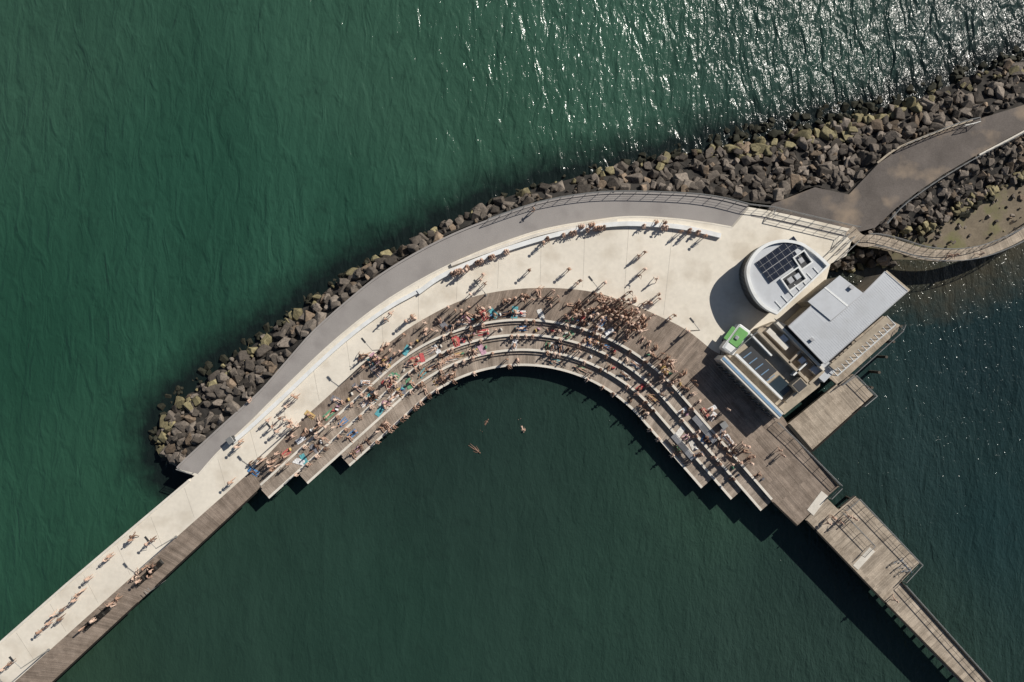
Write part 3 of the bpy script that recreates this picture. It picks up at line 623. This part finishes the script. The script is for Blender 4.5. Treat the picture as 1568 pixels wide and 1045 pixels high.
def bag(px,py,z): o_=bpy.data.objects.new('beach_bag',bagm); o_.location=W(px,py,z); o_.rotation_euler=(0,0,ra()); link(o_)
cx,cy=800,803
levels=[(312,258,214,0.02,ZT[0]),(289,198,176,ZT[0],ZT[1]),(266,132,132,ZT[1],ZT[2])]
for k,(r_,ll,lr,z,zl) in enumerate(levels):
    C=tp(r_+1.0,ll-6,lr-6,400); T=np.gradient(C,axis=0)
    N_=[92,98,66][k]; pos=[]
    for _ in range(N_):
        i=int(random.choice([random.uniform(0,150),random.uniform(0,399),random.uniform(60,260),random.uniform(200,395)])); 
        if k==1 and 300<i<330: continue
        t=T[i]/np.linalg.norm(T[i]); n_=np.array((-t[1],t[0]))
        r=random.random(); a=pxang(*n_)+random.gauss(0,.35)
        if r<.40:
            if any(abs(i-j)<4 for j in pos): continue
            pos.append(i); q=C[i]; put('sit',q[0],q[1],z+.05 if k==0 else z+.035,a)
        elif r<.68:
            q=C[i]-n_*random.uniform(8,11) if k else C[i]-n_*random.uniform(8,30); 
            put('floor',*q,z,a)
            if random.random()<.6: towel(*q,z,a+1.57)
        elif r<.83:
            q=C[i]-n_*10 ; a2=pxang(*(t*random.choice([-1,1])))+random.gauss(0,.15); put('lie',*q,z+.02,a2); towel(*q,z,a2+1.57)
        elif r<.88: q=C[i]-n_*random.uniform(8,12); put('stand',*q,z,ra())
        else:
            q=C[i]-n_*random.uniform(7,11)
            if random.random()<.6: towel(q[0],q[1],z,ra())
            else: bag(q[0],q[1],z)
        if random.random()<.35: q=C[min(399,i+4)]-n_*10; bag(q[0],q[1],z)
C=tp(254,130,130,300);T=np.gradient(C,axis=0)
for _ in range(54):
    i=int(random.choice([random.uniform(0,110),random.uniform(60,299)])); t=T[i]/np.linalg.norm(T[i]); n_=np.array((-t[1],t[0])); a=pxang(*n_)+random.gauss(0,.3); r=random.random()
    if r<.45: q=C[i]+n_*9.5; put('sit',*q,ZT[2]+.035,a)
    elif r<.75: put('floor',*C[i],ZT[2],a)
    elif r<.92: a2=pxang(*t); put('lie',*C[i],ZT[2]+.02,a2); towel(*C[i],ZT[2],a2+1.57)
    else: put('stand',*C[i],ZT[2],ra())
def crowd(x,y,sx,sy,n,kinds):
    pts=[]
    for _ in range(n*4):
        if len(pts)>=n: break
        q=(random.gauss(x,sx),random.gauss(y,sy))
        if min([math.hypot(q[0]-p[0],q[1]-p[1]) for p in pts]+[99])<5.5: continue
        rr=math.hypot(q[0]-cx,q[1]-cy)
        if q[1]<700 and q[0]<1010 and q[0]>600 and rr<320: continue
        pts.append(q); put(random.choice(kinds),*q,.024,ra())
crowd(944,476,24,13,62,['stand','stand','stand','floor']); crowd(968,503,16,11,18,['stand','floor']); crowd(812,458,24,6,17,['stand','floor']); crowd(728,482,20,8,15,['stand','floor']); crowd(880,478,14,8,10,['stand','floor'])
crowd(600,545,22,10,13,['stand','floor']); crowd(660,500,16,7,9,['floor','stand']); crowd(1004,556,12,9,20,['floor','stand']); crowd(1040,584,12,8,14,['floor','stand']); crowd(1118,690,14,10,7,['floor','stand'])
crowd(428,708,18,10,13,['floor','stand','stand']); crowd(480,655,18,9,10,['floor','stand'])
for x,y in ((238,866),(233,872),(226,880),(218,886),(212,880),(205,886),(182,915),(176,921),(170,926),(150,945),(133,958),(228,866)): put(random.choice(['floor','stand','floor']),x,y,.024,ra())
put('floor',381,617,.02,1.0)
for x,y,a,pp in ((728,688,.9,'lie'),(743,650,2.6,'lie'),(799,653,.3,'lie'),(803,657,1.3,'stand')): 
    o_=bpy.data.objects.new('person',poses[pp][0]); o_.location=W(x,y,ZW-(.13 if y==688 else (.19 if pp=='lie' else 1.3))); o_.rotation_euler=(0,0,a); link(o_)
# ---------- water
def axis(lo,hi,step,far):
    a=np.arange(lo,hi+step,step); e=[]; x=step*2; p=hi
    while p<far: p+=x; x*=1.6; e.append(p)
    e2=[]; x=step*2; p=lo
    while p>-far: p-=x; x*=1.6; e2.append(p)
    return np.r_[e2[::-1],a,e]
X=axis(-72,72,.7,4000);Y=axis(-50,50,.7,4000); gx,gy=np.meshgrid(X,Y); P=np.c_[gx.ravel(),gy.ravel()]
def dist(P,C):
    A=np.array([[W(*c,ZW).x,W(*c,ZW).y] for c in C]); d=np.full(len(P),1e9)
    for a,b_ in zip(A[:-1],A[1:]):
        ab=b_-a; t=np.clip(((P-a)@ab)/(ab@ab+1e-9),0,1); d=np.minimum(d,np.linalg.norm(P-(a+t[:,None]*ab),axis=1))
    return d
ppx=P[:,0]/(S*(H-ZW)/H)+784; ppy=522.5-P[:,1]/(S*(H-ZW)/H)
def idw(samples):
    w=0;c=0
    for x,y,col in samples:
        q=1/(((ppx-x)**2+(ppy-y)**2)+6000)**1.5; w=w+q; c=c+q[:,None]*np.array(lin(col))
    return c/w[:,None]
outer=[(50,50,(48,78,64)),(50,500,(33,67,53)),(300,300,(37,72,58)),(600,100,(52,84,69)),(800,150,(50,81,66)),(150,750,(40,73,58)),(900,60,(58,89,75)),(1200,60,(46,68,61)),(1500,30,(38,54,52)),(20,850,(37,69,55)),(500,330,(40,74,60))]
lag=[(100,1040,(41,62,50)),(300,900,(38,60,51)),(700,650,(34,51,46)),(800,800,(38,57,50)),(600,950,(37,60,51)),(900,900,(42,64,55)),(1100,760,(45,67,56)),(1200,980,(42,60,53)),(1400,700,(35,53,53)),(1500,560,(28,45,48)),(1520,800,(29,50,51)),(1300,900,(35,50,47)),(1380,950,(41,59,51)),(1300,720,(36,51,49))]
dv=[(-400,1320),(0,1020),(270,790),(330,740),(600,480),(800,390),(1000,360),(1300,300),(1568,160),(2200,-100)]
side=ppy-np.interp(ppx,[d[0] for d in dv],[d[1] for d in dv]); sl=1/(1+np.exp(-np.clip(side/14,-30,30)))
col=idw(outer)*(1-sl[:,None])+idw(lag)*sl[:,None]
dO=dist(P,DO); weed_and_edge=np.clip(1-dO/6.5,0,1)**1.3*(1-sl)
weed_and_edge=np.maximum(weed_and_edge,np.clip(1-dist(P,[(243,706),(262,735),(300,745)])/5,0,1))
weed_and_edge=np.maximum(weed_and_edge,.35*np.clip(1-dist(P,tp(243,137,138,40))/5,0,1))  # fainter darkening of the water along the lagoon edge of the tiers
dsh=dist(P,[(1320,425),(1380,420),(1450,425),(1520,400),(1600,350),(1700,290)]); sh=np.clip(1-dsh/8.0,0,1)**.8*sl
# wind chop: grows toward the exposed north-east, sheltered in the lagoon
ch=np.clip((ppx-560)/900,0,1)*np.clip((460-ppy)/330,0,1)
chop=(1-sl)*(.42+.62*ch)+sl*(.36+.50*np.clip((ppx-700)/600,0,1))
me=bpy.data.meshes.new('water'); nx,ny=len(X),len(Y)
idxs=np.arange(nx*ny).reshape(ny,nx); F=np.c_[idxs[:-1,:-1].ravel(),idxs[:-1,1:].ravel(),idxs[1:,1:].ravel(),idxs[1:,:-1].ravel()]
me.from_pydata(np.c_[P,np.full(len(P),ZW)].tolist(),[],F.tolist())
def fattr(nm,arr): a=me.attributes.new(nm,'FLOAT','POINT'); a.data.foreach_set('value',arr.astype(np.float32))
a=me.color_attributes.new('wcol','FLOAT_COLOR','POINT'); a.data.foreach_set('color',np.c_[col,np.ones(len(col))].astype(np.float32).ravel())
fattr('weed_and_edge',weed_and_edge); fattr('shoal',sh); fattr('calm',sl); fattr('chop',chop); fattr('ruffle',ch*(1-sl))
m,nt,b=newmat('sea_water'); L=nt.links
tc=N(nt,'ShaderNodeTexCoord')
def mapped(rot,sc):
    mp=N(nt,'ShaderNodeMapping'); mp.inputs['Rotation'].default_value=(0,0,rad(rot)); mp.inputs['Scale'].default_value=sc; L.new(tc.outputs['Object'],mp.inputs['Vector']); return mp
def noise(mp,scale,det=3,rough=.5,dist_=0.0):
    n=N(nt,'ShaderNodeTexNoise'); n.inputs['Scale'].default_value=scale; n.inputs['Detail'].default_value=det; n.inputs['Roughness'].default_value=rough; n.inputs['Distortion'].default_value=dist_; L.new(mp.outputs[0],n.inputs['Vector']); return n
mA=mapped(-30,(1,.38,1)); mB=mapped(-38,(1,.5,1)); mC=mapped(-20,(1,.3,1))
nA=noise(mA,.62,2,.5,.8); nB=noise(mB,2.0,3,.62,.5); nC=noise(mC,.11,3); nD=noise(mapped(-50,(1,.8,1)),4.5,2,.5)
def attr(n_): a=N(nt,'ShaderNodeAttribute',attribute_name=n_); return a
calm=attr('calm'); chp=attr('chop'); ruf=attr('ruffle')
def mth(op,a,b_):
    n=N(nt,'ShaderNodeMath',operation=op)
    for i,x in enumerate((a,b_)):
        if isinstance(x,(int,float)): n.inputs[i].default_value=x
        else: L.new(x,n.inputs[i])
    return n.outputs[0]
big=mth('MULTIPLY',nA.outputs['Fac'],mth('SUBTRACT',.95,mth('MULTIPLY',calm.outputs['Fac'],.5)))
h=mth('ADD',mth('ADD',big,mth('MULTIPLY',nB.outputs['Fac'],.24)),mth('MULTIPLY',nD.outputs['Fac'],mth('ADD',.03,mth('MULTIPLY',calm.outputs['Fac'],.05))))
mp0=mapped(0,(1,1,1)); nG=noise(mp0,.05,3)
gust=mth('ADD',.55,mth('MULTIPLY',nG.outputs['Fac'],.9))
hh=mth('ADD',mth('MULTIPLY',mth('MULTIPLY',h,chp.outputs['Fac']),gust),mth('MULTIPLY',nC.outputs['Fac'],.7))
bp=N(nt,'ShaderNodeBump'); bp.inputs['Strength'].default_value=1; bp.inputs['Distance'].default_value=.8; L.new(hh,bp.inputs['Height']); L.new(bp.outputs[0],b.inputs['Normal'])
wc=attr('wcol'); r=ramp(nt,[(.32,(.84,.86,.86)),(.68,(1.15,1.13,1.13))]); 
mix0=mth('ADD',mth('MULTIPLY',nC.outputs['Fac'],.7),mth('MULTIPLY',nA.outputs['Fac'],.3)); L.new(mix0,r.inputs['Fac'])
mx=N(nt,'ShaderNodeMixRGB',blend_type='MULTIPLY'); mx.inputs['Fac'].default_value=1; L.new(wc.outputs['Color'],mx.inputs[1]); L.new(r.outputs[0],mx.inputs[2])
nW=noise(mp0,.5,6,.65)
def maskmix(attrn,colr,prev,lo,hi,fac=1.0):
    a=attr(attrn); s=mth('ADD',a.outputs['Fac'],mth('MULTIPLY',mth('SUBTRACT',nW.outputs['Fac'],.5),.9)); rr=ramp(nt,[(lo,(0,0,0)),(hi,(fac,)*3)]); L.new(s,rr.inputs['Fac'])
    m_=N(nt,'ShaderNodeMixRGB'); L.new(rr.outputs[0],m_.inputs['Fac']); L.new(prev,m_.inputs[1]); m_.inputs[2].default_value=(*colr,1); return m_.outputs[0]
o1=maskmix('weed_and_edge',(.008,.012,.012),mx.outputs[0],.05,.75,.95)
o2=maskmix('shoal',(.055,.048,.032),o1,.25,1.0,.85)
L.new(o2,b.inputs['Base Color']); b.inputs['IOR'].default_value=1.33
# capillary ripples finer than the bump raise the roughness where the wind ruffles the surface
L.new(mth('ADD',.13,mth('MULTIPLY',ruf.outputs['Fac'],.09)),b.inputs['Roughness'])
me.materials.append(m); link(bpy.data.objects.new('water',me))
# ---------- light & camera
el=37; sd=Vector((.75*math.cos(rad(el)),.66*math.cos(rad(el)),math.sin(rad(el)))).normalized()
w=bpy.data.worlds.new('World'); scene.world=w; w.use_nodes=True; nt=w.node_tree; sky=nt.nodes.new('ShaderNodeTexSky'); sky.sky_type='NISHITA'; sky.sun_disc=False; sky.sun_elevation=rad(el); sky.sun_rotation=math.atan2(sd.x,sd.y)
nt.links.new(sky.outputs[0],nt.nodes['Background'].inputs['Color']); nt.nodes['Background'].inputs['Strength'].default_value=.05
sl_=bpy.data.lights.new('sun','SUN'); sl_.energy=5.0; sl_.angle=rad(.5); sl_.color=(1,.95,.87); so=bpy.data.objects.new('sun',sl_); so.rotation_euler=(-sd).to_track_quat('-Z','Y').to_euler(); so.location=(60,50,60); link(so)
cam=bpy.data.cameras.new('camera'); cam.sensor_width=36; cam.lens=36*H/(1568*S); cam.clip_end=6000; co_=bpy.data.objects.new('camera',cam); co_.location=(0,0,H); co_.rotation_euler=(0,0,0); link(co_); scene.camera=co_
scene.view_settings.view_transform='Standard'; scene.view_settings.look='None'; scene.view_settings.exposure=0
print('people',npeople)
